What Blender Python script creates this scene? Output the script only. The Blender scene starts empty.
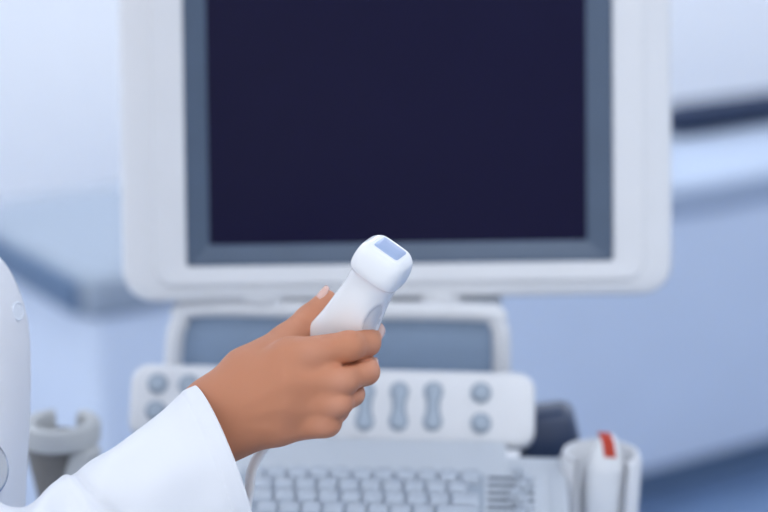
import bpy, bmesh, math, random
import numpy as np
from mathutils import Vector, Matrix
random.seed(4)
scene = bpy.context.scene
COL = scene.collection

# ------------------------------------------------------------------ camera
F = 768 * 85 / 36.0
PITCH = math.radians(15)
CAM = Vector((0, 0, 1.5))
FW = Vector((0, math.cos(PITCH), -math.sin(PITCH)))
UP = Vector((0, math.sin(PITCH), math.cos(PITCH)))
RT = Vector((1, 0, 0))
cam_d = bpy.data.cameras.new('camera')
cam = bpy.data.objects.new('camera', cam_d)
COL.objects.link(cam)
cam_d.lens = 85; cam_d.sensor_width = 36
cam.location = CAM
cam.rotation_euler = (math.pi / 2 - PITCH, 0, 0)
cam_d.dof.use_dof = True
cam_d.dof.focus_distance = 1.195
cam_d.dof.aperture_fstop = 3.4
scene.camera = cam

def ray(px, py):
    return FW + RT * ((px - 384) / F) + UP * ((256 - py) / F)
def P(px, py, d):
    return CAM + ray(px, py) * d
def hit(px, py, pt, n):
    r = ray(px, py)
    return CAM + r * ((pt - CAM).dot(n) / r.dot(n))

# ------------------------------------------------------------------ materials
def mat(name, col, rough=0.5, spec=0.5, metal=0.0, noise=0.0, nscale=20.0, bump=0.0, bscale=200.0, emit=None, estr=0.0, sss=0.0, coat=0.0):
    m = bpy.data.materials.new(name); m.use_nodes = True
    nt = m.node_tree; b = nt.nodes['Principled BSDF']
    b.inputs['Base Color'].default_value = (*col, 1)
    b.inputs['Roughness'].default_value = rough
    b.inputs['Specular IOR Level'].default_value = spec
    b.inputs['Metallic'].default_value = metal
    b.inputs['Coat Weight'].default_value = coat
    if noise:
        tc = nt.nodes.new('ShaderNodeTexCoord'); n = nt.nodes.new('ShaderNodeTexNoise')
        n.inputs['Scale'].default_value = nscale; n.inputs['Detail'].default_value = 4
        r = nt.nodes.new('ShaderNodeValToRGB')
        r.color_ramp.elements[0].position = 0.3; r.color_ramp.elements[1].position = 0.7
        r.color_ramp.elements[0].color = (*[c * (1 - noise) for c in col], 1)
        r.color_ramp.elements[1].color = (*[min(1, c * (1 + noise)) for c in col], 1)
        nt.links.new(tc.outputs['Object'], n.inputs['Vector'])
        nt.links.new(n.outputs['Fac'], r.inputs['Fac'])
        nt.links.new(r.outputs['Color'], b.inputs['Base Color'])
    if bump:
        tc = nt.nodes.new('ShaderNodeTexCoord'); n = nt.nodes.new('ShaderNodeTexNoise')
        n.inputs['Scale'].default_value = bscale; n.inputs['Detail'].default_value = 3
        bp = nt.nodes.new('ShaderNodeBump'); bp.inputs['Strength'].default_value = bump; bp.inputs['Distance'].default_value = 0.001
        nt.links.new(tc.outputs['Object'], n.inputs['Vector'])
        nt.links.new(n.outputs['Fac'], bp.inputs['Height'])
        nt.links.new(bp.outputs['Normal'], b.inputs['Normal'])
    if emit:
        b.inputs['Emission Color'].default_value = (*emit, 1); b.inputs['Emission Strength'].default_value = estr
    if sss:
        b.inputs['Subsurface Weight'].default_value = sss
        b.inputs['Subsurface Radius'].default_value = (1.0, 0.4, 0.2)
        b.inputs['Subsurface Scale'].default_value = 0.004
    return m
M = {}
M['wall'] = mat('wall_paint', (0.90, 0.925, 0.97), 0.8, 0.2, noise=0.01)
M['floor'] = mat('vinyl_floor', (0.16, 0.25, 0.42), 0.5, 0.3, noise=0.04, nscale=8)
M['ceiling'] = mat('ceiling_paint', (0.85, 0.87, 0.9), 0.9, 0.1, noise=0.01)
M['couch_base'] = mat('couch_laminate', (0.66, 0.75, 0.91), 0.55, 0.3, noise=0.015, nscale=5)
M['couch_pad'] = mat('couch_vinyl', (0.44, 0.52, 0.66), 0.55, 0.3, noise=0.03, nscale=6)
M['pillow'] = mat('couch_pillow_vinyl', (0.34, 0.40, 0.49), 0.6, 0.3, noise=0.03, nscale=6)
M['couch_dark'] = mat('couch_dark_trim', (0.018, 0.034, 0.08), 0.5, 0.3, noise=0.05)
M['couch_trim'] = mat('couch_edge_trim', (0.12, 0.19, 0.31), 0.5, 0.3, noise=0.05)
M['plastic'] = mat('white_plastic', (0.75, 0.765, 0.80), 0.38, 0.4, noise=0.01, bump=0.05, bscale=900)
M['plastic_grey'] = mat('light_grey_plastic', (0.60, 0.65, 0.72), 0.45, 0.4, noise=0.01)
M['deck'] = mat('deck_plastic', (0.585, 0.63, 0.69), 0.5, 0.3, noise=0.01)
M['key'] = mat('key_plastic', (0.50, 0.555, 0.635), 0.45, 0.35, noise=0.02)
M['keybed'] = mat('key_bed', (0.38, 0.435, 0.51), 0.6, 0.3, noise=0.02)
M['knob'] = mat('grey_rubber', (0.40, 0.47, 0.56), 0.5, 0.35, noise=0.03)
M['knob_ring'] = mat('recess_grey', (0.30, 0.36, 0.44), 0.5, 0.3, noise=0.03)
M['slot'] = mat('slider_slot', (0.12, 0.15, 0.2), 0.6, 0.3, noise=0.03)
M['panel_blue'] = mat('riser_blue_grey', (0.29, 0.385, 0.53), 0.4, 0.4, noise=0.03)
M['holder'] = mat('holder_grey', (0.46, 0.48, 0.50), 0.5, 0.4, noise=0.02)
M['holder_dark'] = mat('holder_sleeve_brown_grey', (0.20, 0.19, 0.18), 0.6, 0.3, noise=0.1, nscale=30)
M['navy'] = mat('navy_housing', (0.026, 0.045, 0.10), 0.35, 0.5, noise=0.05)
M['bezel'] = mat('bezel_blue_grey', (0.078, 0.115, 0.18), 0.45, 0.4, noise=0.04)
M['screen'] = mat('screen_glass', (0.0095, 0.0088, 0.036), 0.3, 0.09, noise=0.02)
M['probe'] = mat('probe_gloss_white', (0.84, 0.86, 0.89), 0.22, 0.5, noise=0.005, coat=0.2)
M['lens'] = mat('lens_blue_grey', (0.34, 0.43, 0.63), 0.35, 0.5, noise=0.02)
M['grip'] = mat('grip_shade_grey', (0.66, 0.69, 0.74), 0.25, 0.5, noise=0.02)
M['red'] = mat('red_marker', (0.52, 0.045, 0.02), 0.4, 0.4, noise=0.03)
M['cable'] = mat('cable_white', (0.86, 0.87, 0.89), 0.4, 0.4, noise=0.02)
M['cloth'] = mat('coat_cotton', (0.79, 0.81, 0.86), 0.85, 0.15, noise=0.008, nscale=60, bump=0.12, bscale=1800)
M['button'] = mat('button_pearl', (0.72, 0.77, 0.85), 0.3, 0.5, noise=0.02)
M['steel'] = mat('stethoscope_steel', (0.62, 0.66, 0.74), 0.25, 0.5, metal=1.0, noise=0.02)
M['tube'] = mat('stethoscope_tube', (0.10, 0.14, 0.22), 0.4, 0.4, noise=0.03)
M['nail'] = mat('fingernail', (0.72, 0.47, 0.41), 0.25, 0.5, noise=0.02, nscale=300, sss=0.1)
M['hair'] = mat('dark_hair', (0.015, 0.01, 0.008), 0.5, 0.4, noise=0.2, nscale=100)
M['fill_panel'] = mat('fill_panel_diffuser', (0.9, 0.9, 0.9), 0.6, 0.2, noise=0.002, emit=(0.93, 0.96, 1.0), estr=17.0)
M['metal'] = mat('grey_metal', (0.45, 0.48, 0.52), 0.35, 0.5, metal=0.6, noise=0.03)
M['rubber'] = mat('dark_rubber', (0.03, 0.03, 0.035), 0.7, 0.3, noise=0.05)

def skin_material():
    m = mat('skin', (0.50, 0.245, 0.155), 0.46, 0.35, sss=0.12)
    nt = m.node_tree; b = nt.nodes['Principled BSDF']; L = nt.links.new
    tc = nt.nodes.new('ShaderNodeTexCoord')
    n1 = nt.nodes.new('ShaderNodeTexNoise'); n1.inputs['Scale'].default_value = 55; n1.inputs['Detail'].default_value = 6
    r = nt.nodes.new('ShaderNodeValToRGB')
    r.color_ramp.elements[0].position = 0.28; r.color_ramp.elements[0].color = (0.53, 0.215, 0.116, 1)
    r.color_ramp.elements[1].position = 0.75; r.color_ramp.elements[1].color = (0.62, 0.265, 0.15, 1)
    L(tc.outputs['Object'], n1.inputs['Vector']); L(n1.outputs['Fac'], r.inputs['Fac'])
    v = nt.nodes.new('ShaderNodeTexVoronoi'); v.inputs['Scale'].default_value = 900
    n2 = nt.nodes.new('ShaderNodeTexNoise'); n2.inputs['Scale'].default_value = 420; n2.inputs['Detail'].default_value = 4
    ad = nt.nodes.new('ShaderNodeMath'); ad.operation = 'ADD'
    L(tc.outputs['Object'], v.inputs['Vector']); L(tc.outputs['Object'], n2.inputs['Vector'])
    L(v.outputs['Distance'], ad.inputs[0]); L(n2.outputs['Fac'], ad.inputs[1])
    bp = nt.nodes.new('ShaderNodeBump'); bp.inputs['Strength'].default_value = 0.38; bp.inputs['Distance'].default_value = 0.0006
    L(ad.outputs[0], bp.inputs['Height']); L(bp.outputs['Normal'], b.inputs['Normal'])
    at = nt.nodes.new('ShaderNodeAttribute'); at.attribute_name = 'pale'
    mx = nt.nodes.new('ShaderNodeMix'); mx.data_type = 'RGBA'
    mx.inputs['B'].default_value = (0.72, 0.36, 0.25, 1)
    L(at.outputs['Fac'], mx.inputs['Factor']); L(r.outputs['Color'], mx.inputs['A'])
    L(mx.outputs['Result'], b.inputs['Base Color'])
    return m
M['skin'] = skin_material()

# ------------------------------------------------------------------ object helpers
WORLD = {}
def link(o, frame, parent):
    COL.objects.link(o)
    if parent is not None:
        o.parent = parent
        o.matrix_local = WORLD[parent.name].inverted() @ frame
    else:
        o.matrix_world = frame
    WORLD[o.name] = frame.copy()
    return o
def tag(o, label=None, cat=None, group=None, kind=None):
    if label: o['label'] = label
    if cat: o['category'] = cat
    if group: o['group'] = group
    if kind: o['kind'] = kind
    return o
def empty(name, loc, label, cat, group=None):
    o = bpy.data.objects.new(name, None); o.empty_display_size = 0.05
    link(o, Matrix.Translation(loc), None)
    return tag(o, label, cat, group)
def build(name, bm, m, frame=None, parent=None, smooth=True, sharp=40, recalc=True):
    if recalc: bmesh.ops.recalc_face_normals(bm, faces=bm.faces)
    me = bpy.data.meshes.new(name)
    bm.to_mesh(me); bm.free()
    for mm in (m if isinstance(m, (list, tuple)) else [m]): me.materials.append(mm)
    if smooth:
        me.shade_smooth()
        if sharp:
            me.set_sharp_from_angle(angle=math.radians(sharp))
    o = bpy.data.objects.new(name, me)
    return link(o, frame if frame is not None else Matrix.Identity(4), parent)
def copy_obj(src, frame, parent):
    o = src.copy()
    COL.objects.link(o); o.parent = parent
    o.matrix_parent_inverse = Matrix.Identity(4)
    o.matrix_local = WORLD[parent.name].inverted() @ frame
    WORLD[o.name] = frame.copy()
    return o
def frame_from(x, y, z, o):
    m = Matrix.Identity(4)
    for i, v in enumerate((x, y, z)):
        v = Vector(v).normalized()
        for j in range(3): m[j][i] = v[j]
    for j in range(3): m[j][3] = o[j]
    return m
def T(fr, x, y, z): return fr @ Matrix.Translation((x, y, z))

def loft(rings, closed=True, cap0=True, cap1=True, bm=None):
    bm = bm or bmesh.new()
    R = [[bm.verts.new(p) for p in r] for r in rings]
    n = len(R[0])
    for a, b in zip(R, R[1:]):
        for i in range(n if closed else n - 1):
            j = (i + 1) % n
            bm.faces.new((a[i], a[j], b[j], b[i]))
    if cap0: bm.faces.new(R[0][::-1])
    if cap1: bm.faces.new(R[-1])
    return bm
def rr(w, h, r, z=0.0, cx=0.0, cy=0.0, n=8):
    r = max(1e-5, min(r, w / 2 - 1e-5, h / 2 - 1e-5)); out = []
    for k, (sx, sy) in enumerate(((1, 1), (-1, 1), (-1, -1), (1, -1))):
        for i in range(n + 1):
            a = math.pi / 2 * (k + i / n)
            out.append(Vector((cx + sx * (w / 2 - r) + r * math.cos(a), cy + sy * (h / 2 - r) + r * math.sin(a), z)))
    return out
def slab(w, h, r, z0, z1, bev=0.002, cx=0, cy=0, n=8, bm=None, seg=4):
    rings = []
    for i in range(seg + 1):
        a = math.pi / 2 * i / seg
        rings.append(rr(w - 2 * bev * (1 - math.sin(a)), h - 2 * bev * (1 - math.sin(a)), max(r - bev * (1 - math.sin(a)), 1e-4), z0 + bev * (1 - math.cos(a)), cx, cy, n))
    for i in range(seg + 1):
        a = math.pi / 2 * i / seg
        rings.append(rr(w - 2 * bev * (1 - math.cos(a)), h - 2 * bev * (1 - math.cos(a)), max(r - bev * (1 - math.cos(a)), 1e-4), z1 - bev * (1 - math.sin(a)), cx, cy, n))
    return loft(rings, bm=bm)
def lathe(prof, n=32, cx=0, cy=0, bm=None, caps=True):
    rings = [[Vector((cx + r * math.cos(2 * math.pi * i / n), cy + r * math.sin(2 * math.pi * i / n), z)) for i in range(n)] for r, z in prof]
    return loft(rings, bm=bm, cap0=caps, cap1=caps)
def catmull(pts, m):
    pts = [np.array(p, float) for p in pts]
    Q = [2 * pts[0] - pts[1]] + pts + [2 * pts[-1] - pts[-2]]
    out = []
    for i in range(len(pts) - 1):
        p0, p1, p2, p3 = Q[i:i + 4]
        for k in range(m):
            t = k / m
            out.append(0.5 * (2 * p1 + (p2 - p0) * t + (2 * p0 - 5 * p1 + 4 * p2 - p3) * t * t + (3 * p1 - p0 - 3 * p2 + p3) * t ** 3))
    out.append(pts[-1])
    return out
def tube(pts, rad, n=12, m=8, closed=False, bm=None):
    path = [Vector(p) for p in (catmull(pts, m) if m > 1 else pts)]
    rings = []; ref = None
    for i, p in enumerate(path):
        t = (path[min(i + 1, len(path) - 1)] - path[max(i - 1, 0)]).normalized()
        if ref is None: ref = t.orthogonal().normalized()
        ref = (ref - t * ref.dot(t)).normalized(); b = t.cross(ref)
        r = rad(i / (len(path) - 1)) if callable(rad) else rad
        rings.append([p + (ref * math.cos(2 * math.pi * k / n) + b * math.sin(2 * math.pi * k / n)) * r for k in range(n)])
    return loft(rings, bm=bm)

# ------------------------------------------------------------------ signed distance modelling
def cone(X, a, b, r1, r2):
    a = np.asarray(a, np.float32); b = np.asarray(b, np.float32); ba = b - a
    t = np.clip(((X - a) @ ba) / max(float(ba @ ba), 1e-9), 0, 1)
    q = X - a - t[:, None] * ba
    return np.sqrt((q * q).sum(1)) - (r1 + (r2 - r1) * t)
def ellip(X, c, r):
    q = (X - np.asarray(c, np.float32)) / np.asarray(r, np.float32)
    k = np.sqrt((q * q).sum(1))
    return (k - 1) * min(r)
def smin(a, b, k):
    h = np.clip(0.5 + 0.5 * (b - a) / k, 0, 1)
    return b + (a - b) * h - k * h * (1 - h)
def surface_nets(fn, lo, hi, h, relax=2):
    lo = np.array(lo, np.float32); hi = np.array(hi, np.float32)
    n = np.ceil((hi - lo) / h).astype(int) + 1
    ax = [lo[i] + h * np.arange(n[i], dtype=np.float32) for i in range(3)]
    D = np.empty(n, np.float32)
    for i in range(0, n[0], 8):
        g = np.stack(np.meshgrid(ax[0][i:i + 8], ax[1], ax[2], indexing='ij'), -1).reshape(-1, 3)
        D[i:i + 8] = fn(g).reshape(-1, n[1], n[2])
    S = D < 0
    c = [(i, j, k) for i in (0, 1) for j in (0, 1) for k in (0, 1)]
    cnt = sum(S[i:n[0] - 1 + i, j:n[1] - 1 + j, k:n[2] - 1 + k].astype(np.int8) for i, j, k in c)
    act = np.argwhere((cnt > 0) & (cnt < 8))
    idx = -np.ones(n - 1, np.int64); idx[tuple(act.T)] = np.arange(len(act))
    acc = np.zeros((len(act), 3)); w = np.zeros(len(act))
    for a in c:
        for ax_i in range(3):
            if a[ax_i] == 1: continue
            b = list(a); b[ax_i] = 1
            d0 = D[tuple((act + a).T)]; d1 = D[tuple((act + b).T)]
            mk = (d0 < 0) != (d1 < 0)
            t = d0[mk] / (d0[mk] - d1[mk])
            p = np.tile(np.array(a, float), (mk.sum(), 1)); p[:, ax_i] = t
            acc[mk] += p; w[mk] += 1
    V = lo + h * (act + acc / w[:, None])
    quads = []
    for a in range(3):
        b, cc = (a + 1) % 3, (a + 2) % 3
        s0 = [slice(None)] * 3; s1 = [slice(None)] * 3
        s0[a] = slice(0, -1); s1[a] = slice(1, None)
        e = np.argwhere(S[tuple(s0)] != S[tuple(s1)])
        ok = (e[:, b] > 0) & (e[:, cc] > 0) & (e[:, b] < n[b] - 1) & (e[:, cc] < n[cc] - 1)
        e = e[ok]; fl = S[tuple(e.T)]
        def cell(db, dc):
            q = e.copy(); q[:, b] += db; q[:, cc] += dc
            return idx[tuple(q.T)]
        q = np.stack([cell(-1, -1), cell(0, -1), cell(0, 0), cell(-1, 0)], 1)
        q[~fl] = q[~fl][:, ::-1]
        quads.append(q)
    Q = np.concatenate(quads)
    for _ in range(relax):
        s = np.zeros_like(V); k = np.zeros(len(V))
        for i in range(4):
            for j in (1, 3):
                np.add.at(s, Q[:, i], V[Q[:, (i + j) % 4]]); np.add.at(k, Q[:, i], 1)
        V = 0.5 * V + 0.5 * s / np.maximum(k, 1)[:, None]
    return V, Q

# ------------------------------------------------------------------ room (yawed with the couch)
YAW = math.radians(33.5)
RX = Vector((math.cos(YAW), math.sin(YAW), 0)); RY = Vector((-math.sin(YAW), math.cos(YAW), 0)); UZ = Vector((0, 0, 1))
COUCH_H = 0.69
C0 = hit(85, 281, Vector((0, 0, COUCH_H)), UZ); C0 = Vector((C0.x, C0.y, 0))
ROOM = frame_from(RX, RY, UZ, C0)          # origin: near left foot of the couch, x along it, y towards the wall
def boxbm(x0, x1, y0, y1, z0, z1, bm=None):
    bm = bm or bmesh.new()
    v = [bm.verts.new((x, y, z)) for x in (x0, x1) for y in (y0, y1) for z in (z0, z1)]
    for f in ((0, 1, 3, 2), (4, 6, 7, 5), (0, 4, 5, 1), (2, 3, 7, 6), (0, 2, 6, 4), (1, 5, 7, 3)):
        bm.faces.new([v[i] for i in f])
    return bm
WX0, WX1, WY0, WY1, HT = -2.3, 3.6, -5.2, 1.25, 2.75
def struct(name, bm, m):
    return tag(build(name, bm, m, ROOM, None, smooth=False), kind='structure')
struct('floor', boxbm(WX0 - .1, WX1 + .1, WY0, WY1 + .1, -0.1, 0), M['floor'])
struct('ceiling', boxbm(WX0 - .1, WX1 + .1, WY0, WY1 + .1, HT, HT + 0.1), M['ceiling'])
struct('wall_back', boxbm(WX0 - .1, WX1 + .1, WY1, WY1 + .1, 0, HT), M['wall'])
struct('wall_right', boxbm(WX1, WX1 + .1, WY0, WY1, 0, HT), M['wall'])
struct('baseboard_back', boxbm(WX0, WX1, WY1 - .015, WY1, 0, 0.1), M['couch_trim'])
lamp_src = None  # unseen ceiling panels, added and spaced to brighten the room and back wall
for i, (lx, ly) in enumerate(((-0.6, 0.35), (1.1, 0.35), (2.6, 0.35), (-0.6, -2.6), (1.6, -2.6))):
    e = empty('added_ceiling_light', ROOM @ Vector((lx, ly, HT)), 'added square white ceiling light panel, out of view above the room', 'ceiling light', 'added ceiling light panels')
    fr = ROOM @ Matrix.Translation((lx, ly, HT))
    fbm = loft([rr(.62, .62, .01, 0), rr(.62, .62, .01, -.03), rr(.57, .57, .01, -.03), rr(.57, .57, .01, -.02)], cap1=False)
    build('frame', fbm, M['plastic'], fr, e, smooth=False)
    build('diffuser', slab(.568, .568, .01, -.024, -.004), M['fill_panel'], fr, e, smooth=False)

# examination couch
CL, CW = 2.25, 0.62
couch = empty('examination_couch', C0, 'long pale blue examination couch with grey blue padded top against the back of the room', 'couch')
build('base', slab(CL - .03, CW - .03, .03, 0.07, COUCH_H - .075, .008, CL / 2, CW / 2), M['couch_base'], ROOM, couch)
build('plinth', slab(CL - .12, CW - .12, .02, 0.0, 0.075, .004, CL / 2, CW / 2 + 0.0), M['couch_trim'], ROOM, couch)
build('mattress', slab(CL - .645, CW, .035, COUCH_H - .075, COUCH_H, .022, CL / 2 + .3225, CW / 2), M['couch_pad'], ROOM, couch)
build('head_section', slab(.64, CW, .035, COUCH_H - .075, COUCH_H + .004, .022, .32, CW / 2), M['pillow'], ROOM, couch)
build('edge_trim', slab(.014, CW - .05, .005, COUCH_H - .066, COUCH_H - .006, .005, -.005, CW / 2), M['couch_trim'], ROOM, couch)
rl = tag(build('couch_dark_bar', tube([(1.60, CW - .24, COUCH_H + .038), (2.0, CW - .24, COUCH_H + .038), (2.24, CW - .24, COUCH_H + .038)], lambda t: .038 * min(1, (math.sin(math.pi * min(max(t, .02), .98)) * 6) ** .5), n=20), M['couch_dark'], ROOM, None),
         'dark navy rounded bar lying lengthwise on the couch, right of the monitor', 'cushion')  # dark navy rounded bar lying along the couch top

# ------------------------------------------------------------------ ultrasound console
PSI = math.radians(3.2); TAU = math.radians(7)
CX = Vector((math.cos(PSI), -math.sin(PSI), 0))
CB = Vector((math.sin(PSI), math.cos(PSI), 0))
CY = (CB * math.cos(TAU) + UZ * math.sin(TAU)).normalized()
CN = CX.cross(CY)
DO = P(380, 480, 1.52)
DECK = frame_from(CX, CY, CN, DO)
DI = DECK.inverted()
def dk(px, py, z=0.0):
    v = DI @ hit(px, py, DO + CN * z, CN); return v.x, v.y
con = empty('ultrasound_console', (DO.x, DO.y + .02, 0), 'white ultrasound console with keyboard, buttons and probe holders below the monitor', 'medical equipment')
xl, _ = dk(118, 470); xr, yb = dk(565, 457); _, yb2 = dk(400, 452); _, yf = dk(380, 575)
xm, _ = dk(511, 456)
# deck
build('deck', slab(xr - xl, yb - yf, .005, -.05, 0, .003, (xl + xr) / 2, (yb + yf) / 2), M['deck'], DECK, con)
# raised keyboard plate, its key bed, and keys
KZ = .0165
kx0, ky1 = dk(246, 463, KZ); kx1, _ = dk(481, 463, KZ); _, ky0 = dk(380, 545, KZ)
KROW = dk(380, 485, KZ)[1] - dk(380, 497.2, KZ)[1]
plate = build('keyboard', slab(xm - xl - .012, yb2 + .02 - yf - .02, .006, 0.0005, .008, .003, (xl + xm) / 2 + .002, (yb2 + .02 + yf) / 2), M['deck'], DECK, con)
kbm = slab(kx1 - kx0 + .006, ky1 - ky0 + .004, .004, .0085, .0105, .0008, (kx0 + kx1) / 2, (ky0 + ky1) / 2)
build('key_bed', kbm, M['keybed'], DECK, plate)
ncol = 11; pitch = (kx1 - kx0) / ncol; pr_ = KROW
def keybm(w, d):
    rings = [rr(w, d, .0015, 0, n=3), rr(w, d, .0015, .002, n=3), rr(w * .90, d * .84, .002, .0058, n=3), rr(w * .84, d * .78, .002, .0064, n=3)]
    return loft(rings)
ksrc = kwide = None
for r in range(6):
    y = ky1 - pr_ * (r + .5) - .001
    dpt = pr_ * .9
    off = (0, .46, .62, .95, .4, 0)[r] * pitch
    x = kx0 + off
    c = 0
    while x + pitch * .9 < kx1 + .001:
        wide = x + 2.0 * pitch > kx1 - .001 and x + pitch < kx1 - .004 and r in (2, 3)
        if r == 5 and c == 3:
            sp = build('space_bar', keybm(pitch * 4.9, dpt), M['key'], T(DECK, x + pitch * 2.5, y, .0107), plate, sharp=50)
            x += pitch * 5; c += 5; continue
        w = (kx1 - x) if wide else pitch
        fr = T(DECK, x + w / 2, y, .0107)
        if wide:
            kwide = build('key', keybm(w * .95, dpt), M['key'], fr, plate, sharp=50)
        elif ksrc is None:
            ksrc = build('key', keybm(pitch * .92, dpt), M['key'], fr, plate, sharp=50)
        else:
            copy_obj(ksrc, fr, plate)
        x += w; c += 1
# gain sliders
GZ = .0115
sx0, sy1 = dk(486, 471, GZ); sx1, _ = dk(542, 480, GZ)
gain = build('gain_slider_panel', slab(sx1 - sx0 + .008, .085, .004, .0086, .0100, .0008, (sx0 + sx1) / 2, sy1 - .04), M['deck'], DECK, con)
ssl = skn = None
for i in range(7):
    px_y = 477 + 7.35 * i
    x0, y = dk(488, px_y, GZ); x1, _ = dk(534, px_y, GZ)
    fr = T(DECK, (x0 + x1) / 2, y, .0102)
    if ssl is None: ssl = build('slider_slot', slab(x1 - x0, .0030, .001, 0, .0012, .0003, n=2), M['slot'], fr, gain)
    else: copy_obj(ssl, fr, gain)
    kxp, _ = dk((518, 526, 521, 515, 522, 527, 519)[i], px_y, GZ)
    fr = T(DECK, kxp, y, .0115)
    if skn is None: skn = build('slider_knob', loft([rr(.011, .0085, .0015, 0, n=3), rr(.010, .0075, .0015, .006, n=3), rr(.006, .006, .0012, .0095, n=3)]), M['key'], fr, gain, sharp=50)
    else: copy_obj(skn, fr, gain)
# control panel, standing steeply behind the keyboard
TP = math.radians(62); PS2 = math.radians(4.2)
PX = Vector((math.cos(PS2), -math.sin(PS2), 0)); PB = Vector((math.sin(PS2), math.cos(PS2), 0))
PY = (PB * math.cos(TP) + UZ * math.sin(TP)).normalized(); PN = PX.cross(PY)
yk = DECK @ Vector((0, yb2, 0))
PO = hit(332, 405, P(430, 412, 1.58), PN)
PAN = frame_from(PX, PY, PN, PO); PI_ = PAN.inverted()
def pk(px, py):
    v = PI_ @ hit(px, py, PO, PN); return v.x, v.y
a0 = pk(129, 400); a1 = pk(535, 412); t0 = pk(332, 367.5); b0 = pk(332, 443)
pw, ph = a1[0] - a0[0], t0[1] - b0[1]
pcx, pcy = (a0[0] + a1[0]) / 2, (t0[1] + b0[1]) / 2
panel = build('control_panel', slab(pw, ph, .016, -.03, 0, .006, pcx, pcy), M['plastic'], PAN, con)
def disc_ring(r, z):
    return [Vector((.955 * r * math.cos(2 * math.pi * i / 28), .955 * r * math.sin(2 * math.pi * i / 28), z)) for i in range(28)]
ringsrc = knobsrc = None
for (bx, by) in ((158, 384), (189, 385), (156, 411), (187, 412), (481, 393), (481, 423.5)):
    x, y = pk(bx, by); fr = T(PAN, x, y, .0)
    if ringsrc is None:
        ringsrc = build('button_collar', loft([disc_ring(.0095, 0.0002), disc_ring(.0095, .0016), disc_ring(.0088, .0018), disc_ring(.0074, .0018), disc_ring(.0072, .0006)], cap1=False), M['knob_ring'], fr, panel)
        knobsrc = build('round_button', loft([disc_ring(.0070, .0004), disc_ring(.0070, .004), disc_ring(.0064, .0052), disc_ring(.004, .0056)]), M['knob'], fr, panel)
    else:
        copy_obj(ringsrc, fr, panel); copy_obj(knobsrc, fr, panel)
def dumbbell(r, waist, half, z0, z1, bev):
    def outline(s, z):
        pts = []
        N = 56
        for i in range(N):
            a = 2 * math.pi * i / N
            # distance based outline of two discs and a waist
            d = np.array((math.cos(a), math.sin(a)))
            lo, hi_ = 0.0, 0.1
            for _ in range(24):
                m_ = (lo + hi_) / 2; q = d * m_
                d1 = math.hypot(q[0], abs(q[1]) - half) - r
                d2 = math.hypot(q[0], max(abs(q[1]) - half * .9, 0)) - waist
                h = max(0, min(1, .5 + .5 * (d2 - d1) / .003)); dd = d2 + (d1 - d2) * h - .003 * h * (1 - h)
                if dd < -s: lo = m_
                else: hi_ = m_
            pts.append(Vector((d[0] * lo, d[1] * lo, z)))
        return pts
    return loft([outline(0, z0), outline(0, z1 - bev), outline(bev, z1)])
rk = rb = None
for bx in (331, 365, 399, 433):
    x, y = pk(bx, 406.5); fr = T(PAN, x, y, 0)
    if rk is None:
        rb = build('rocker_recess', dumbbell(.0086, .0060, .0132, .0002, .0012, .0004), M['knob_ring'], fr, panel)
        rk = build('rocker_switch', dumbbell(.0065, .0034, .0132, .0008, .0045, .0012), M['knob'], fr, panel)
    else:
        copy_obj(rb, fr, panel); copy_obj(rk, fr, panel)
# base wedge under control panel
build('panel_base', slab(xm - xl - .02, .06, .006, -.03, .006, .003, (xl + xm) / 2 - .004, yb2 + .045), M['plastic_grey'], DECK, con)
# riser: white loop frame with blue grey back panel
RS = frame_from(CX, CB, UZ, P(335, 340, 1.66))
Rn = -CB; RO = P(335, 340, 1.66); RI = RS.inverted()
def rk_(px, py):
    v = RI @ hit(px, py, RO, Rn); return v.x, v.z
fx0, _ = rk_(174, 345); fx1, _ = rk_(501.5, 345); _, fz1 = rk_(335, 310); _, fz0 = rk_(335, 420)
path = [(fx0 - .004, 0, fz0), (fx0, 0, fz1 - .04), (fx0 + .006, 0, fz1 - .014), (fx0 + .022, 0, fz1), (0, 0, fz1), (fx1 - .018, 0, fz1), (fx1 - .004, 0, fz1 - .010), (fx1, 0, fz1 - .03), (fx1, 0, fz0)]
build('riser_frame', tube(path, .0085, n=14, m=6), M['plastic'], RS, con)
build('riser_panel', boxbm(fx0, fx1, .004, .02, fz0, fz1), M['panel_blue'], RS, con, smooth=False)
# hood along the top of the riser panel
build('riser_shelf', slab(fx1 - fx0, .11, .01, fz1 - .006, fz1 + .006, .003, (fx0 + fx1) / 2, .06), M['plastic_grey'], RS, con)
# pedestal and wheeled foot (below the frame)
PED = frame_from(CX, CB, UZ, Vector((DO.x, DO.y + .02, 0)))
pz = DO.z
build('pedestal', loft([rr(.40, .50, .06, .14, 0, .17), rr(.36, .44, .06, .5, 0, .17), rr(.36, .36, .05, pz - .085, -.02, .13)]), M['plastic'], PED, con)
build('foot', slab(.5, .62, .06, .085, .15, .015, 0, .17), M['plastic_grey'], PED, con)
wsrc = None
for sx in (-.2, .2):
    for sy in (-.08, .42):
        fr = PED @ Matrix.Translation((sx, sy, .045)) @ Matrix.Rotation(math.pi / 2, 4, 'Y')
        if wsrc is None: wsrc = build('caster', lathe([(.02, -.016), (.042, -.014), (.045, -.008), (.045, .008), (.042, .014), (.02, .016)]), M['rubber'], fr, con)
        else: copy_obj(wsrc, fr, con)
# navy housing behind the right end of the deck
NB = frame_from(CX, CB, UZ, P(556, 434, 1.63))
nb = loft([rr(.058, .05, .006, -.05, -.008), rr(.056, .05, .006, -.012, -.007), rr(.048, .046, .006, .017, -.006), rr(.040, .036, .006, .024, -.006), rr(.030, .03, .004, .026, -.006)])
build('cable_connector_housing', nb, M['navy'], NB @ Matrix.Rotation(math.radians(-8), 4, 'Y'), con)

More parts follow.
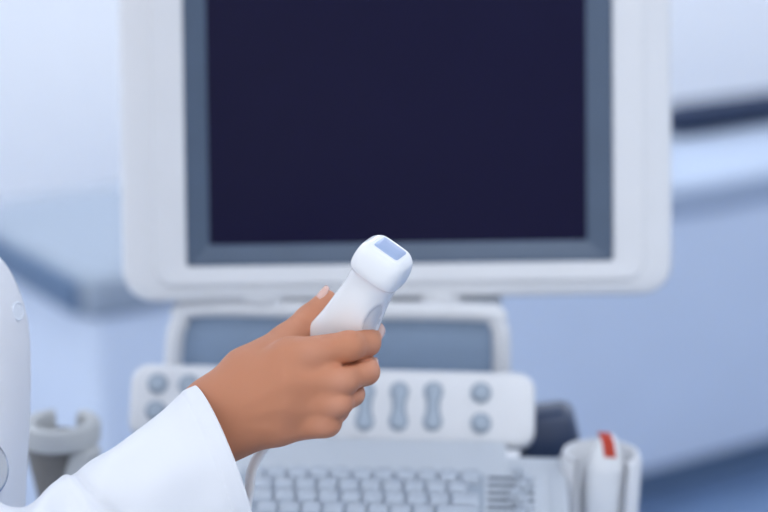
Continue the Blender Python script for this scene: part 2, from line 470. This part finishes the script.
# probe holders
def cring(ro, ri, z0, z1, gap, direction, n=56, taper=1.0, lip=.002):
    bm = bmesh.new(); g = gap / 2; R = []
    for i in range(n + 1):
        a = direction + g + (2 * math.pi - gap) * i / n
        c, s = math.cos(a), math.sin(a)
        rt = taper
        prof = [(ro * rt, z0), (ro, z1 - lip * 1.6), (ro - lip * .5, z1 - lip * .4), (ro - lip * 1.5, z1), (ri + lip * 1.5, z1), (ri + lip * .5, z1 - lip * .4), (ri, z1 - lip * 1.6), (ri * rt, z0)]
        R.append([bm.verts.new((r * c, r * s, z)) for r, z in prof])
    for a, b in zip(R, R[1:]):
        m_ = len(a)
        for k in range(m_):
            bm.faces.new((a[k], a[(k + 1) % m_], b[(k + 1) % m_], b[k]))
    bm.faces.new(R[0]); bm.faces.new(R[-1][::-1])
    return bm
HRO = P(601, 452, 1.535)
HR = frame_from(CX, CB, UZ, HRO)
hr = build('probe_holder', cring(.0345, .0262, -.085, 0, math.radians(86), math.radians(-92), taper=.93, lip=.004), M['plastic'], HR, con)
build('holder_floor', lathe([(.003, -.09), (.0315, -.09), (.0315, -.083), (.003, -.083)]), M['plastic_grey'], HR, hr)
build('holder_arm', slab(.05, .03, .006, -.075, -.055, .003, -.05, .0), M['plastic_grey'], HR, hr)
HLO = P(60, 419, 1.55)
HL = frame_from(CX, CB, UZ, HLO)
hl = build('probe_holder', cring(.0345, .0205, -.019, 0, math.radians(50), math.radians(88), taper=.97, lip=.004), M['holder'], HL, con)
tag(hl, 'empty grey probe holder with a notch at its back')
build('holder_sleeve', loft([[Vector((x * .9 - .004, y, z)) for x, y, z in ((r * math.cos(a), r * math.sin(a), zz) for a in [2 * math.pi * i / 32 for i in range(32)])] for r, zz in ((.016, -.10), (.022, -.06), (.0305, -.0185))]), M['holder_dark'], HL, hl)
build('holder_bracket', loft([rr(.03, .03, .012, -.095, .018, -.012), rr(.032, .032, .014, -.05, .018, -.012), rr(.030, .030, .014, -.024, .021, -.010), rr(.02, .02, .009, -.019, .021, -.010)]), M['holder'], HL, hl)
build('holder_arm', slab(.07, .024, .006, -.075, -.055, .003, .06, .01), M['plastic_grey'], HL, hl)

# probe parked in the right holder
pp = empty('parked_probe', HRO + UZ * -.083, 'white ultrasound probe with a red stripe parked in the right-hand holder', 'ultrasound probe')
PPF = HR @ Matrix.Translation((.001, -.004, -.082)) @ Matrix.Rotation(math.radians(2), 4, 'Y')
def sup(hu, hv, z, e=2.6, n=40, cx=0, cy=0):
    out = []
    for i in range(n):
        a = 2 * math.pi * i / n; c, s = math.cos(a), math.sin(a)
        out.append(Vector((cx + hu * math.copysign(abs(c) ** (2 / e), c), cy + hv * math.copysign(abs(s) ** (2 / e), s), z)))
    return out
ppb = loft([sup(.008, .008, 0), sup(.013, .012, .01), sup(.0165, .014, .03), sup(.0172, .0145, .062), sup(.0168, .014, .066), sup(.0172, .0142, .0675), sup(.0160, .0136, .073), sup(.0118, .0115, .086), sup(.0090, .0095, .0945), sup(.0070, .0075, .098), sup(.004, .0045, .0995)])
build('body', ppb, M['probe'], PPF, pp)
strp = bmesh.new()
prof = [(-.0124, .0838), (-.0112, .0900), (-.0098, .0956), (-.0078, .0992), (-.004, .1004), (0.002, .1006)]
for (x0, x1) in ((-.0052, .0048),):
    L_ = [[strp.verts.new((x + (.003 if k > 2 else 0) * 0 - k * .0012 + .003, y, z)) for x in (x0, x0 + .003, x1 - .003, x1)] for k, (y, z) in enumerate(prof)]
    Lb = [[strp.verts.new((v.co.x, v.co.y + .0025, v.co.z - .002)) for v in row] for row in L_]
    for A in (L_, Lb):
        for a, b in zip(A, A[1:]):
            for k in range(3): strp.faces.new((a[k], a[k + 1], b[k + 1], b[k]))
    for k in range(3):
        strp.faces.new((L_[0][k], L_[0][k + 1], Lb[0][k + 1], Lb[0][k])); strp.faces.new((L_[-1][k], L_[-1][k + 1], Lb[-1][k + 1], Lb[-1][k]))
    for k in range(len(prof) - 1):
        strp.faces.new((L_[k][0], L_[k + 1][0], Lb[k + 1][0], Lb[k][0])); strp.faces.new((L_[k][3], L_[k + 1][3], Lb[k + 1][3], Lb[k][3]))
tag(build('marker_stripe', strp, M['red'], PPF, pp), 'red marker stripe')

# ------------------------------------------------------------------ monitor
MYAW = math.radians(3.0); MT = math.radians(12)
MX = Vector((math.cos(MYAW), math.sin(MYAW), 0)); MB_ = Vector((-math.sin(MYAW), math.cos(MYAW), 0))
MY = (UZ * math.cos(MT) + MB_ * math.sin(MT)).normalized(); MN = MX.cross(MY)
MO = P(398, 100, 1.635)
MON = frame_from(MX, MY, MN, MO); MI = MON.inverted()
def mk(px, py):
    v = MI @ hit(px, py, MO, MN); return v.x, v.y
ol = mk(117.5, 100)[0]; orr = mk(676, 100)[0]; ob = mk(398, 300)[1]
il = mk(183.5, 100)[0]; ir = mk(613.5, 100)[0]; ib = mk(398, 264)[1]
sl = mk(206.5, 100)[0]; sr = mk(588, 100)[0]; sb = mk(398, 243)[1]
it = ib + (ir - il) * .79
st = it - (sb - ib)
ot = it + (ib - ob) * 1.1
ow, oh, ocx, ocy = orr - ol, ot - ob, (ol + orr) / 2, (ot + ob) / 2
iw, ih, icx, icy = ir - il, it - ib, (il + ir) / 2, (it + ib) / 2
mon = empty('monitor', MO - MB_ * 0 + MY * (ob - 0.01) - MN * .1, 'large white framed monitor with a dark blank screen standing above the console', 'monitor')
def ring(w, h, r, z, f):      # f 0 = inner opening, 1 = outer
    return rr(w, h, r, z, icx + (ocx - icx) * f, icy + (ocy - icy) * f, n=10)
def mix(f): return iw + (ow - iw) * f, ih + (oh - ih) * f
R = []
R.append(ring(iw, ih, .003, -.010, 0)); R.append(ring(iw, ih, .003, -.001, 0)); w, h = mix(.02); R.append(ring(w, h, .004, .0002, .02))
w, h = mix(.40); R.append(ring(w, h, .012, .002, .40))
w, h = mix(.475); R.append(ring(w, h, .016, .0022, .475))
w, h = mix(.50); R.append(ring(w, h, .016, -.0022, .5))
w, h = mix(.54); R.append(ring(w, h, .018, -.0020, .54))
w, h = mix(.80); R.append(ring(w, h, .024, -.0035, .8))
w, h = mix(.93); R.append(ring(w, h, .027, -.0065, .93))
w, h = mix(1.0); R.append(ring(w, h, .028, -.020, 1)); R.append(ring(w, h, .028, -.045, 1)); w, h = mix(.9); R.append(ring(w, h, .028, -.058, .9))
w, h = mix(-.2); R.append(ring(w, h, .05, -.085, 0)); w, h = mix(-1.0); R.append(ring(w, h, .05, -.11, 0))
build('housing', loft(R, cap0=False), M['plastic'], MON, mon, sharp=35)
sw, sh, scx, scy = sr - sl, st - sb, (sl + sr) / 2, (st + sb) / 2
build('bezel', loft([rr(iw + .002, ih + .002, .002, -.012, icx, icy), rr(iw - .0005, ih - .0005, .002, -.0045, icx, icy), rr(sw + .006, sh + .006, .002, -.0085, scx, scy), rr(sw, sh, .002, -.0105, scx, scy)], cap1=False, cap0=False), M['bezel'], MON, mon, sharp=25)
build('screen', slab(sw + .004, sh + .004, .002, -.018, -.0105, .0005, scx, scy), M['screen'], MON, mon)
# neck bracket and swivel foot behind and below the housing
build('neck', tube([(scx, ob + .08, -.10), (scx, ob + .03, -.10), (scx, ob + .004, -.10)], .03, n=20), M['plastic'], MON, mon)
for bx in (262, 442):
    v = MI @ hit(bx, 302, MO, MN)
    build('foot_lug', tube([(v.x - .017, v.y + .001, -.012), (v.x, v.y + .004, -.010), (v.x + .017, v.y - .001, -.012)], lambda t: .0035 + .0035 * math.sin(math.pi * t), n=12), M['plastic'], MON, mon)

# ------------------------------------------------------------------ hand held probe
HD = 1.2
HO = P(290, 370, HD)
HF = frame_from(RT, UP, -FW, HO)          # hand frame, millimetre drawings scaled to metres
def hp(px, py, z):                         # pixel + height towards the viewer (mm) -> hand frame (mm)
    d = HD - z / 1000.0
    v = (P(px, py, d) - HO)
    return np.array((v.dot(RT), v.dot(UP), -v.dot(FW))) * 1000
S3 = Matrix.Scale(0.001, 4)
tipc = Vector(hp(390, 249.5, 12))
a = Vector((.455, .74, .50)).normalized()
u = Vector((.82, -.56, .08)); u = (u - a * u.dot(a)).normalized()
rot = Matrix.Rotation(math.radians(3), 3, 'Z') @ Matrix.Rotation(math.radians(-8), 3, a)
if (Matrix.Rotation(math.radians(-8), 3, a) @ u).z < u.z: rot = Matrix.Rotation(math.radians(3), 3, 'Z') @ Matrix.Rotation(math.radians(8), 3, a)
u = rot @ u; a = rot @ a
v = a.cross(u)                             # towards the back-right of the lens
PF = HF @ S3 @ frame_from(u, v, a, tipc)
probe = empty('ultrasound_probe', PF.translation, 'glossy white handheld ultrasound probe gripped in the brown hand', 'ultrasound probe')
prof = [(0.6, 11.0, 9.6, 5), (0.2, 12.6, 11.0, 4.8), (-1.2, 14.8, 12.0, 4.2), (-3.5, 16.6, 13.2, 4.0), (-7, 17.6, 14.2, 4.2), (-12, 18.3, 14.9, 4.0), (-17, 18.4, 15.0, 3.8), (-20.5, 18.0, 14.4, 3.4), (-22.5, 17.0, 13.1, 3.0), (-25, 16.3, 12.2, 2.8), (-30, 16.3, 11.7, 2.7), (-37, 16.5, 11.7, 2.6), (-50, 18.0, 12.0, 2.6), (-66, 20.2, 12.2, 2.6), (-80, 23.2, 11.8, 2.5), (-92, 25.5, 11, 2.4), (-101, 21.5, 9.5, 2.3), (-109, 11, 8, 2.1), (-115, 6, 6, 2), (-120, 4.6, 4.6, 2)]
pr3 = catmull(prof, 7)
NS = 96
bm = bmesh.new(); rings = []
gphi = math.radians(-30)                   # grip dimple faces right and towards the viewer
layer = []
for z, hu, hv, e in pr3:
    row = []
    for i in range(NS):
        th = 2 * math.pi * i / NS; c, s = math.cos(th), math.sin(th)
        x = hu * math.copysign(abs(c) ** (2 / e), c); y = hv * math.copysign(abs(s) ** (2 / e), s)
        dth = (th - gphi + math.pi) % (2 * math.pi) - math.pi
        q = math.sqrt((dth * 14 / 7.0) ** 2 + ((z + 50) / 15.0) ** 2)
        k = 0.0
        if q < 1.25: k = 1.9 * (1 - min(1, max(0, (q - .72) / .5))) ** 2 * (3 - 2 * (1 - min(1, max(0, (q - .72) / .5))))
        L_ = math.hypot(x, y)
        row.append((bm.verts.new((x * (1 - k / L_), y * (1 - k / L_), z)), q))
    layer.append(row)
for A, B in zip(layer, layer[1:]):
    for i in range(NS):
        j = (i + 1) % NS
        f = bm.faces.new((A[i][0], A[j][0], B[j][0], B[i][0]))
        if (A[i][1] + B[j][1]) / 2 < 1.0: f.material_index = 1  # dimple faces greyed: its shade and reflection put into the colour
bm.faces.new([r[0] for r in layer[0]][::-1]); bm.faces.new([r[0] for r in layer[-1]])
build('body', bm, [M['probe'], M['grip']], PF, probe, sharp=0)
lb = loft([sup(9.5, 8.3, 0.0, 9, 48), sup(9.5, 8.3, .75, 9, 48), sup(9.0, 7.8, 1.1, 8, 48), sup(6, 4, 1.5, 6, 48), sup(2, 1.5, 1.6, 4, 48)])
tag(build('lens', lb, M['lens'], PF, probe), 'blue grey lens at the tip')
ce = tipc - a * 117
cpts = [Vector(ce), Vector(ce) - a * 12, Vector(hp(258.5, 456, -50)), Vector(hp(247.5, 500, -40)), Vector(hp(233, 590, -30)), Vector(hp(243, 720, -60)), Vector(hp(275, 830, -110)), (HF @ S3).inverted() @ (PED @ Vector((-.05, -.068, .52))), (HF @ S3).inverted() @ (PED @ Vector((-.05, -.03, .53)))]
build('cable', tube(cpts, lambda t: 3.7 + .9 * max(0, 1 - t * 9), n=16, m=12), M['cable'], HF @ S3, probe)

# ------------------------------------------------------------------ person: hand, arm, torso
W1, W2 = hp(208, 406, -4), hp(226, 438, -4)
EL = hp(-22, 602, 55)
fing = {
    'index':  [hp(290, 358, 3), hp(348, 347, 2), hp(367, 343, -11), hp(372.5, 333.5, -22)],
    'middle': [hp(288, 382, 7), hp(343, 380, 5), hp(366, 371.5, -6), hp(367, 365, -23)],
    'ring':   [hp(284, 405, 5), hp(337, 402.5, 3), hp(352, 394, -8), hp(353, 386, -23)],
    'little': [hp(277, 427, 0), hp(326, 422.5, -1), hp(338, 410, -12), hp(338, 402, -24)],
}
frad = {'index': (12.6, 10.4, 8.9, 7.2), 'middle': (12.8, 10.2, 8.9, 7.4), 'ring': (12.4, 9.6, 8.2, 7.0), 'little': (11.4, 9.4, 7.2, 6.2)}
thumb = [hp(246, 372, -10), hp(288, 342, -27), hp(309.5, 319.5, -42), hp(326.5, 300, -42)]
trad = (15.5, 12.0, 9.9, 7.2)
def hand_sdf(X):
    d = cone(X, W1, W1 + (EL - W1) * .9, 15.0, 20)
    d = smin(d, cone(X, W2, W2 + (EL - W2) * .9, 14.5, 20), 14)
    for k, w in (('index', .15), ('middle', .42), ('ring', .7), ('little', .95)):
        s = W1 + (W2 - W1) * w
        f = fing[k]; r0 = frad[k][0]
        d = smin(d, cone(X, s, f[0], 14.0, r0 + .3), 9)
    # palm side: heel and pads
    d = smin(d, cone(X, hp(240, 428, -14), hp(285, 420, -18), 14, 11), 10)
    d = smin(d, cone(X, W1, thumb[0], 14, 15), 12)
    # tendons on the back of the hand
    dorsum = d
    res = None
    kx = np.clip((X[:, 0] - hp(326, 370, 5)[0]) / 11.0, 0, 1); kx = kx * kx * (3 - 2 * kx)
    kf = 8.0 * (1 - kx) + .7 * kx
    for k in ('index', 'middle', 'ring', 'little'):
        f, r = fing[k], frad[k]
        q = cone(X, f[0], f[1], r[0], r[1])
        q = smin(q, cone(X, f[1], f[2], r[1] * .97, r[2]), 3)
        q = smin(q, cone(X, f[2], f[3], r[2], r[3]), 3)
        # knuckle bump on the middle joint
        q = smin(q, ellip(X, f[1] + np.array((1.5, .5, 2.2)), (r[1] * .86, r[1] * .84, r[1] * .86)), 4)
        res = q if res is None else smin(res, q, kf)
    f, r = thumb, trad
    q = cone(X, f[0], f[1], r[0], r[1])
    q = smin(q, cone(X, f[1], f[2], r[1], r[2]), 5)
    q = smin(q, cone(X, f[2], f[3], r[2], r[3]), 3)
    res = smin(dorsum, res, 7)
    for c_, r_ in ((hp(311, 352, 12), (12, 9, 6)), (hp(336, 380, 11), (10, 8, 6)), (hp(331, 404, 9.5), (9.5, 7.5, 5.5)), (hp(319, 425, 6), (9, 7.5, 5.5))):
        res = smin(res, ellip(X, c_, r_), 5)
    def groove(a_, b_, r_, amt):
        Z = X.copy(); Z[:, 2] *= .22
        a2 = np.array(a_) * (1, 1, .22); b2 = np.array(b_) * (1, 1, .22)
        return np.exp(-(cone(Z, a2, b2, 0, 0) / r_) ** 2) * amt
    res = res + groove(hp(343, 366, 8), hp(369, 358.5, -2), 1.15, 2.0)
    res = res + groove(hp(334, 398, 8), hp(361, 385.5, -4), 1.15, 1.9)
    res = res + groove(hp(326, 416, 6), hp(344, 409, -4), 1.1, 1.4)
    res = res + groove(hp(272, 346.5, 0), hp(300, 341, -6), 1.3, 1.2)
    # web between thumb and index
    web = cone(X, hp(268, 358, -10), hp(287, 350, -14), 11, 8.5)
    q = smin(q, web, 9)
    both = smin(dorsum, q, 8)
    res = smin(res, both, 2.5)
    # faint extensor tendons / hollows between metacarpals
    for k, amp in (('index', .9), ('middle', 1.1), ('ring', 1.0), ('little', .8)):
        f0 = fing[k][0]; s = W1 + (W2 - W1) * .5
        a_ = s + (f0 - s) * .35 + np.array((0, 0, 13.2)); b_ = f0 + np.array((0, 0, 11.6))
        dist = cone(X, a_, b_, 0, 0)
        res = res - amp * np.exp(-(dist / 3.8) ** 2)
    return res
lo = np.minimum.reduce([EL - 35, hp(150, 470, -62)]); hi = np.array(hp(392, 280, 30)); hi[2] = 95
lo[2] = -66
V, Q = surface_nets(hand_sdf, lo, hi, 1.0, relax=2)
bm = bmesh.new()
def add_mesh(bm, V, Q):
    vs = [bm.verts.new(tuple(map(float, p))) for p in V]
    for q in Q:
        try: bm.faces.new([vs[i] for i in q])
        except ValueError: pass
add_mesh(bm, V, Q)
# upper arm, torso, neck and head, coarse (under the coat or out of the frame)
SH = hp(-150, 50, 30)
def zmm(px, z_world, depth):            # point by pixel column, world height and depth
    py = 256 - F * (((z_world - CAM.z) / depth + math.sin(PITCH)) / math.cos(PITCH))
    return hp(px, py, (HD - depth) * 1000)
TD = 1.31
tx = -165
hip, waist, chest, neck0, neck1, headc = [zmm(tx + o, zz, TD) for o, zz in ((0, .88), (0, 1.02), (0, 1.20), (-10, 1.35), (-2, 1.43), (8, 1.535))]
upv = np.array([(UZ.dot(RT)), UZ.dot(UP), UZ.dot(-FW)])
def body_sdf(X):
    d = cone(X, EL, SH, 20, 18)
    d = smin(d, cone(X, hip, waist, 80, 75), 30)
    d = smin(d, cone(X, waist, chest, 74, 58), 30)
    d = smin(d, cone(X, chest, neck0, 50, 44), 25)
    d = smin(d, cone(X, chest * .35 + neck0 * .65, SH, 32, 17), 12)
    d = smin(d, cone(X, neck0, neck1, 48, 45), 20)
    d = smin(d, ellip(X, headc, (92, 108, 76)), 18)
    fwd = np.array((1.0, 0, 0))
    d = smin(d, cone(X, headc + fwd * 88 - upv * 8, headc + fwd * 104 - upv * 28, 6, 10), 8)       # nose
    d = smin(d, cone(X, headc + fwd * 55 - upv * 88, headc + fwd * 66 - upv * 84, 26, 18), 20)     # chin
    d = smin(d, cone(X, headc + fwd * 84 - upv * 50, headc + fwd * 88 - upv * 52, 9, 7), 5)        # mouth
    d = smin(d, ellip(X, headc - upv * 15 + np.array((-5, 0, 76)), (16, 28, 7)), 4)                # ear
    for s in (-1, 1):
        d = -smin(-d, ellip(X, headc + fwd * 92 + upv * 2 + np.array((0, 0, 30 * s)), (14, 9, 13)), 5)  # eye socket
        d = smin(d, ellip(X, headc + fwd * 80 + upv * 2 + np.array((0, 0, 30 * s)), (11, 10, 12)), 2)   # eyeball
    return d
lo = np.minimum.reduce([hip - 130, EL - 60]); hi = np.maximum.reduce([headc + 150, EL + 100])
V, Q = surface_nets(body_sdf, lo, hi, 8.0, relax=1)
add_mesh(bm, V, Q)
person = build('person', bm, M['skin'], HF @ S3, None, sharp=0, recalc=False)
tag(person, 'person in a white coat holding a white probe up in the right hand', 'person')
# paler skin over the knuckles and at the fingertips
nv = len(person.data.vertices)
co_ = np.empty(nv * 3, np.float32); person.data.vertices.foreach_get('co', co_); co_ = co_.reshape(-1, 3)
pale = np.zeros(nv, np.float32)
for c_, r_, amt in ((hp(340, 381, 14), 8, .55), (hp(336, 405, 12), 7, .6), (hp(322, 426, 10), 7, .3), (hp(312, 352, 16), 10, .35), (fing['index'][3], 9, .6), (fing['middle'][2] + 6, 10, .45), (fing['ring'][2] + 4, 9, .6), (thumb[3], 9, .5), (thumb[2], 10, .25)):
    pale = np.maximum(pale, amt * np.exp(-(((co_ - c_) / r_) ** 2).sum(1)))
at_ = person.data.attributes.new('pale', 'FLOAT', 'POINT'); at_.data.foreach_set('value', pale)
# hair
hb = bmesh.new()
def hair_sdf(X):
    d = ellip(X, headc + np.array((-12, 8, 0)), (98, 112, 86))
    cut = ellip(X, headc + np.array((105, -45, 0)), (110, 90, 120))
    d = np.maximum(d, -cut)
    return smin(d, ellip(X, headc + np.array((-110, 10, 0)), (45, 45, 45)), 14)
V, Q = surface_nets(hair_sdf, headc - 180, headc + 150, 7.0, 1)
add_mesh(hb, V, Q)
build('hair', hb, M['hair'], HF @ S3, person, sharp=0, recalc=False)

# fingernails: curved plates lying on the fingertips
def nail(c, t, n, r, L, W):
    t = Vector(t).normalized(); n = Vector(n); n = (n - t * n.dot(t)).normalized(); b = t.cross(n)
    c = Vector(c); nb = bmesh.new(); top = []; bot = []
    NU, NV = 11, 11
    for iu in range(NU):
        uu = -1 + 2 * iu / (NU - 1)
        rt, rb_ = [], []
        half = W * (1 - max(0, abs(uu) - .35) ** 2.2 * 1.15) / 2
        for iv in range(NV):
            vv = -1 + 2 * iv / (NV - 1)
            ang = vv * half / r
            rad = r + .45 - .5 * max(0, uu) ** 2 * .6 - (.5 if abs(vv) > .99 or abs(uu) > .99 else 0)
            p = c + t * (uu * L / 2) + (n * math.cos(ang) + b * math.sin(ang)) * rad
            rt.append(nb.verts.new(p)); rb_.append(nb.verts.new(p - (n * math.cos(ang) + b * math.sin(ang)) * .8))
        top.append(rt); bot.append(rb_)
    for A in (top, bot):
        for x, y in zip(A, A[1:]):
            for k in range(NV - 1): nb.faces.new((x[k], x[k + 1], y[k + 1], y[k]))
    for k in range(NV - 1):
        nb.faces.new((top[0][k], top[0][k + 1], bot[0][k + 1], bot[0][k])); nb.faces.new((top[-1][k], top[-1][k + 1], bot[-1][k + 1], bot[-1][k]))
    for k in range(NU - 1):
        nb.faces.new((top[k][0], top[k + 1][0], bot[k + 1][0], bot[k][0])); nb.faces.new((top[k][-1], top[k + 1][-1], bot[k + 1][-1], bot[k][-1]))
    return build('fingernail', nb, M['nail'], HF @ S3, person, sharp=0)
tt = thumb[3] - thumb[2]
nail(thumb[3] + tt / np.linalg.norm(tt) * 1.0, tt, (-.80, .42, .42), 7.1, 13.5, 10.5)
for k, n_ in (('index', (.70, .05, .72)), ('middle', (.9, -.1, .3)), ('ring', (.9, -.2, .3)), ('little', (.9, -.2, .3))):
    t_ = fing[k][3] - fing[k][2]
    nail(fing[k][3] + t_ / np.linalg.norm(t_) * .5, t_, n_, frad[k][3] + .1, 12, 11)

# lab coat: sleeve loft + torso loft in one mesh
#            top edge     bottom edge   z   half depth  lead of the near side along the arm (mm)
SR = [((194.5, 386.5), (255, 545), 2, 31, 11),
      ((181, 394), (240, 552), 6, 32, 10),
      ((162, 411.5), (215, 562), 10, 34, 8),
      ((125, 437), (165, 585), 20, 38, 6),
      ((96, 458), (118, 603), 30, 41, 4),
      ((74, 477), (78, 618), 37, 43, 2),
      ((46, 494), (30, 632), 46, 45, 0),
      ((18, 508), (-40, 640), 54, 47, 0),
      ((-8, 492), (-115, 600), 56, 47, 0),
      ((-28, 420), (-150, 480), 54, 47, 0),
      ((-45, 300), (-172, 320), 48, 50, 0),
      ((-58, 190), (-192, 185), 42, 54, 0),
      ((-78, 95), (-208, 85), 32, 54, 0),
      ((-105, 30), (-212, 15), 16, 48, 0),
      ((-140, -5), (-190, -12), -4, 26, 0)]
vals = []
for (tp, bt, z, th, ld) in SR:
    A = hp(tp[0], tp[1], z); B = hp(bt[0], bt[1], z)
    vals.append(np.concatenate([A, B, [th, ld]]))
SUB = 14
cv = catmull(vals, SUB)
NR = 128
cb = bmesh.new(); rows = []
rng = np.random.RandomState(3)
adir = np.array((.82, .57, -.1))
for i, q in enumerate(cv):
    s = i / SUB
    A, B, th, ld = q[:3], q[3:6], q[6], q[7]
    c = (A + B) / 2; e1 = (A - B) / 2; n1 = e1 / np.linalg.norm(e1)
    row = []
    for j in range(NR):
        ph = 2 * math.pi * j / NR
        co, si = math.cos(ph), math.sin(ph)
        p = c + e1 * co + np.array((0, 0, th)) * si + adir * ld * si
        out = n1 * co + np.array((0, 0, 1.0)) * si
        front = max(0, si); top = max(0, math.cos(ph - .5))
        disp = 0
        if s < 1.05: disp += .7 / (1 + math.exp((s - .95) * 60))                     # hem band
        disp += .28 * math.sin(ph * 46) * math.exp(-((s - .95) / .35) ** 2)          # stitched pucker
        sl = s - (5.05 - 1.5 * min(1, max(0, (ph) / 1.5)) if ph < math.pi else 5.05)
        disp -= (1.6 + 3.2 * min(1, ph)) * math.exp(-(sl / .15) ** 2) * max(0, math.cos((ph - .6) * .95)) if ph < 2.2 else 0
        disp += 2.2 * math.exp(-((sl - .33) / .2) ** 2) * max(0, math.cos((ph - .6) * .95)) if ph < 2.2 else 0
        disp += 6.5 * math.exp(-((s - 5.75) / .55) ** 2) * max(0, math.cos(ph - .4)) ** 1.0
        disp += 1.1 * math.sin(ph * 3 + s * 1.7) * min(1, s / 2.5) + .8 * math.sin(ph * 5 - s * 2.6 + 1) * min(1, s / 3)
        disp += .5 * math.sin(ph * 9 + s * 1.1) * min(1, s / 1.5) * front
        row.append(cb.verts.new(tuple(p + out * disp)))
    rows.append(row)
# inside of the cuff
q = cv[0]
ins = []
for dep in (0.6, 6, 14, 22):
    A, B, th, ld = q[:3], q[3:6], q[6], q[7]
    c = (A + B) / 2; e1 = (A - B) / 2; L_ = np.linalg.norm(e1); k = (L_ - 1.3 - dep * .12) / L_
    if dep == 0.6: k = (L_ - .6) / L_
    ins.append([cb.verts.new(tuple(c - adir * dep * (1 if dep > 1 else -.5) + e1 * k * math.cos(2 * math.pi * j / NR) + (np.array((0, 0, th - 1.3)) + adir * ld) * math.sin(2 * math.pi * j / NR))) for j in range(NR)])
allr = ins[::-1] + rows
for A, B in zip(allr, allr[1:]):
    for j in range(NR):
        k = (j + 1) % NR
        cb.faces.new((A[j], A[k], B[k], B[j]))
cb.faces.new(rows[-1])
# torso: stacked rings; the front edge follows the outline of the coat
#        front x, y, half depth of the chest, half width
front = [(-128, -42, 52, 58), (-122, -25, 56, 72), (-116, 0, 60, 112), (-108, 40, 64, 150), (-98, 90, 66, 150), (-86, 150, 70, 135), (-66, 200, 78, 128), (-43, 225, 86, 128), (-16, 252, 96, 130), (-1, 270, 102, 132), (10, 293, 108, 134), (17, 315, 112, 136), (21, 340, 114, 138), (22.5, 375, 115, 138), (22, 420, 115, 138), (20, 465, 115, 140), (18, 512, 115, 142), (17, 580, 116, 145), (19, 700, 120, 150), (25, 900, 125, 155)]
fr_ = catmull(front, 6)
trows = []
NT = 96
for i, (fx, fy, half, deep) in enumerate(fr_):
    fpt = hp(fx + (3.5 if fy > 240 else 0), fy, (HD - TD) * 1000 + 35)
    t = i / (len(fr_) - 1)
    row = []
    for j in range(NT):
        an = 2 * math.pi * j / NT
        x = math.copysign(abs(math.cos(an)) ** .85, math.cos(an)); y = math.copysign(abs(math.sin(an)) ** .85, math.sin(an))
        w = 1 + .012 * math.sin(an * 9 + t * 5)
        row.append(cb.verts.new(tuple(fpt + np.array((-half, 0, -20)) + np.array((half * x * w - max(0, -y) * 32, 0, 0)) + np.array((0, 0, deep * y * w * (1 if y > 0 else .85))))))
    trows.append(row)
for A, B in zip(trows, trows[1:]):
    for j in range(NT):
        k = (j + 1) % NT
        cb.faces.new((A[j], A[k], B[k], B[j]))
cb.faces.new(trows[0][::-1])
coat = build('lab_coat', cb, M['cloth'], HF @ S3, person, sharp=60)
def torso_point(px, py):                   # nearest coat vertex seen at this pixel
    best = None
    for r in trows:
        pass
    return best
me = coat.data
mw = HF @ S3
cand = None
bestd = 1e9
ncoord = [vv.co.copy() for vv in me.vertices[-(len(trows) * NT):]]
nnorm = [vv.normal.copy() for vv in me.vertices[-(len(trows) * NT):]]
def on_torso(px, py):
    best = None; bd = 1e9
    for co, no in zip(ncoord, nnorm):
        wco = mw @ co; r = wco - CAM; dd = r.dot(FW)
        x = 384 + F * r.dot(RT) / dd; y = 256 - F * r.dot(UP) / dd
        e = (x - px) ** 2 + (y - py) ** 2 + (dd - 1.0) * 40
        if e < bd: bd = e; best = (co, no)
    return best
for (bx, by) in ((14.5, 311), (13, 600)):
    co, no = on_torso(bx, by)
    no = Vector(no).normalized()
    if no.z < 0: no = -no
    no = Vector((max(no.x, .35), no.y * .3, max(no.z, .5))).normalized()
    fr = HF @ S3 @ frame_from(no.orthogonal(), no.cross(no.orthogonal()), no, co + no * .8)
    bb = lathe([(5.5, -.8), (6.8, .2), (7.0, 1.2), (6.4, 1.9), (5.6, 1.9), (5.0, 1.3), (1, 1.3)], 28)
    build('button', bb, M['button'], fr, coat)

# stethoscope
sc = hp(-24, 470, -20)
st_e = empty('stethoscope', (HF @ S3) @ Vector(sc), 'silver stethoscope chest piece against the white coat at the left edge', 'stethoscope')
sn = Vector((.45, .1, .88)).normalized()
SF = HF @ S3 @ frame_from(sn.orthogonal(), sn.cross(sn.orthogonal()), sn, Vector(sc))
build('chest_piece', lathe([(12, -5), (20, -4), (22, -1), (22, 2), (20.5, 3.5), (18, 3.2), (2, 3.2)], 40), M['steel'], SF, st_e)
build('tubing', tube([Vector(sc) + Vector((-8, 14, -2)), Vector(sc) + Vector((-25, 45, 0)), Vector(sc) + Vector((-35, 110, -10)), Vector(hp(-75, 200, -35)), Vector(hp(-110, 60, -60))], 4.5, n=12), M['tube'], HF @ S3, st_e)

# ------------------------------------------------------------------ light
w = bpy.data.worlds.new('daylight'); scene.world = w; w.use_nodes = True
bg = w.node_tree.nodes['Background']
bg.inputs['Color'].default_value = (0.915, 0.95, 1.0, 1)
bg.inputs['Strength'].default_value = 1.0
# world light shaped brighter from the left, added to lift the couch end
nt = w.node_tree
tc = nt.nodes.new('ShaderNodeTexCoord'); vm = nt.nodes.new('ShaderNodeVectorMath'); vm.operation = 'DOT_PRODUCT'
vm.inputs[1].default_value = Vector((-.93, -.2, .3)).normalized()
mr = nt.nodes.new('ShaderNodeMapRange')
mr.inputs['From Min'].default_value = -0.1; mr.inputs['From Max'].default_value = 0.9
mr.inputs['To Min'].default_value = 0.8; mr.inputs['To Max'].default_value = 1.75
nt.links.new(tc.outputs['Generated'], vm.inputs[0]); nt.links.new(vm.outputs['Value'], mr.inputs['Value'])
nt.links.new(mr.outputs['Result'], bg.inputs['Strength'])

vs = scene.view_settings
vs.view_transform = 'Standard'; vs.look = 'None'; vs.gamma = 1.0; vs.exposure = -0.1; vs.use_curve_mapping = False
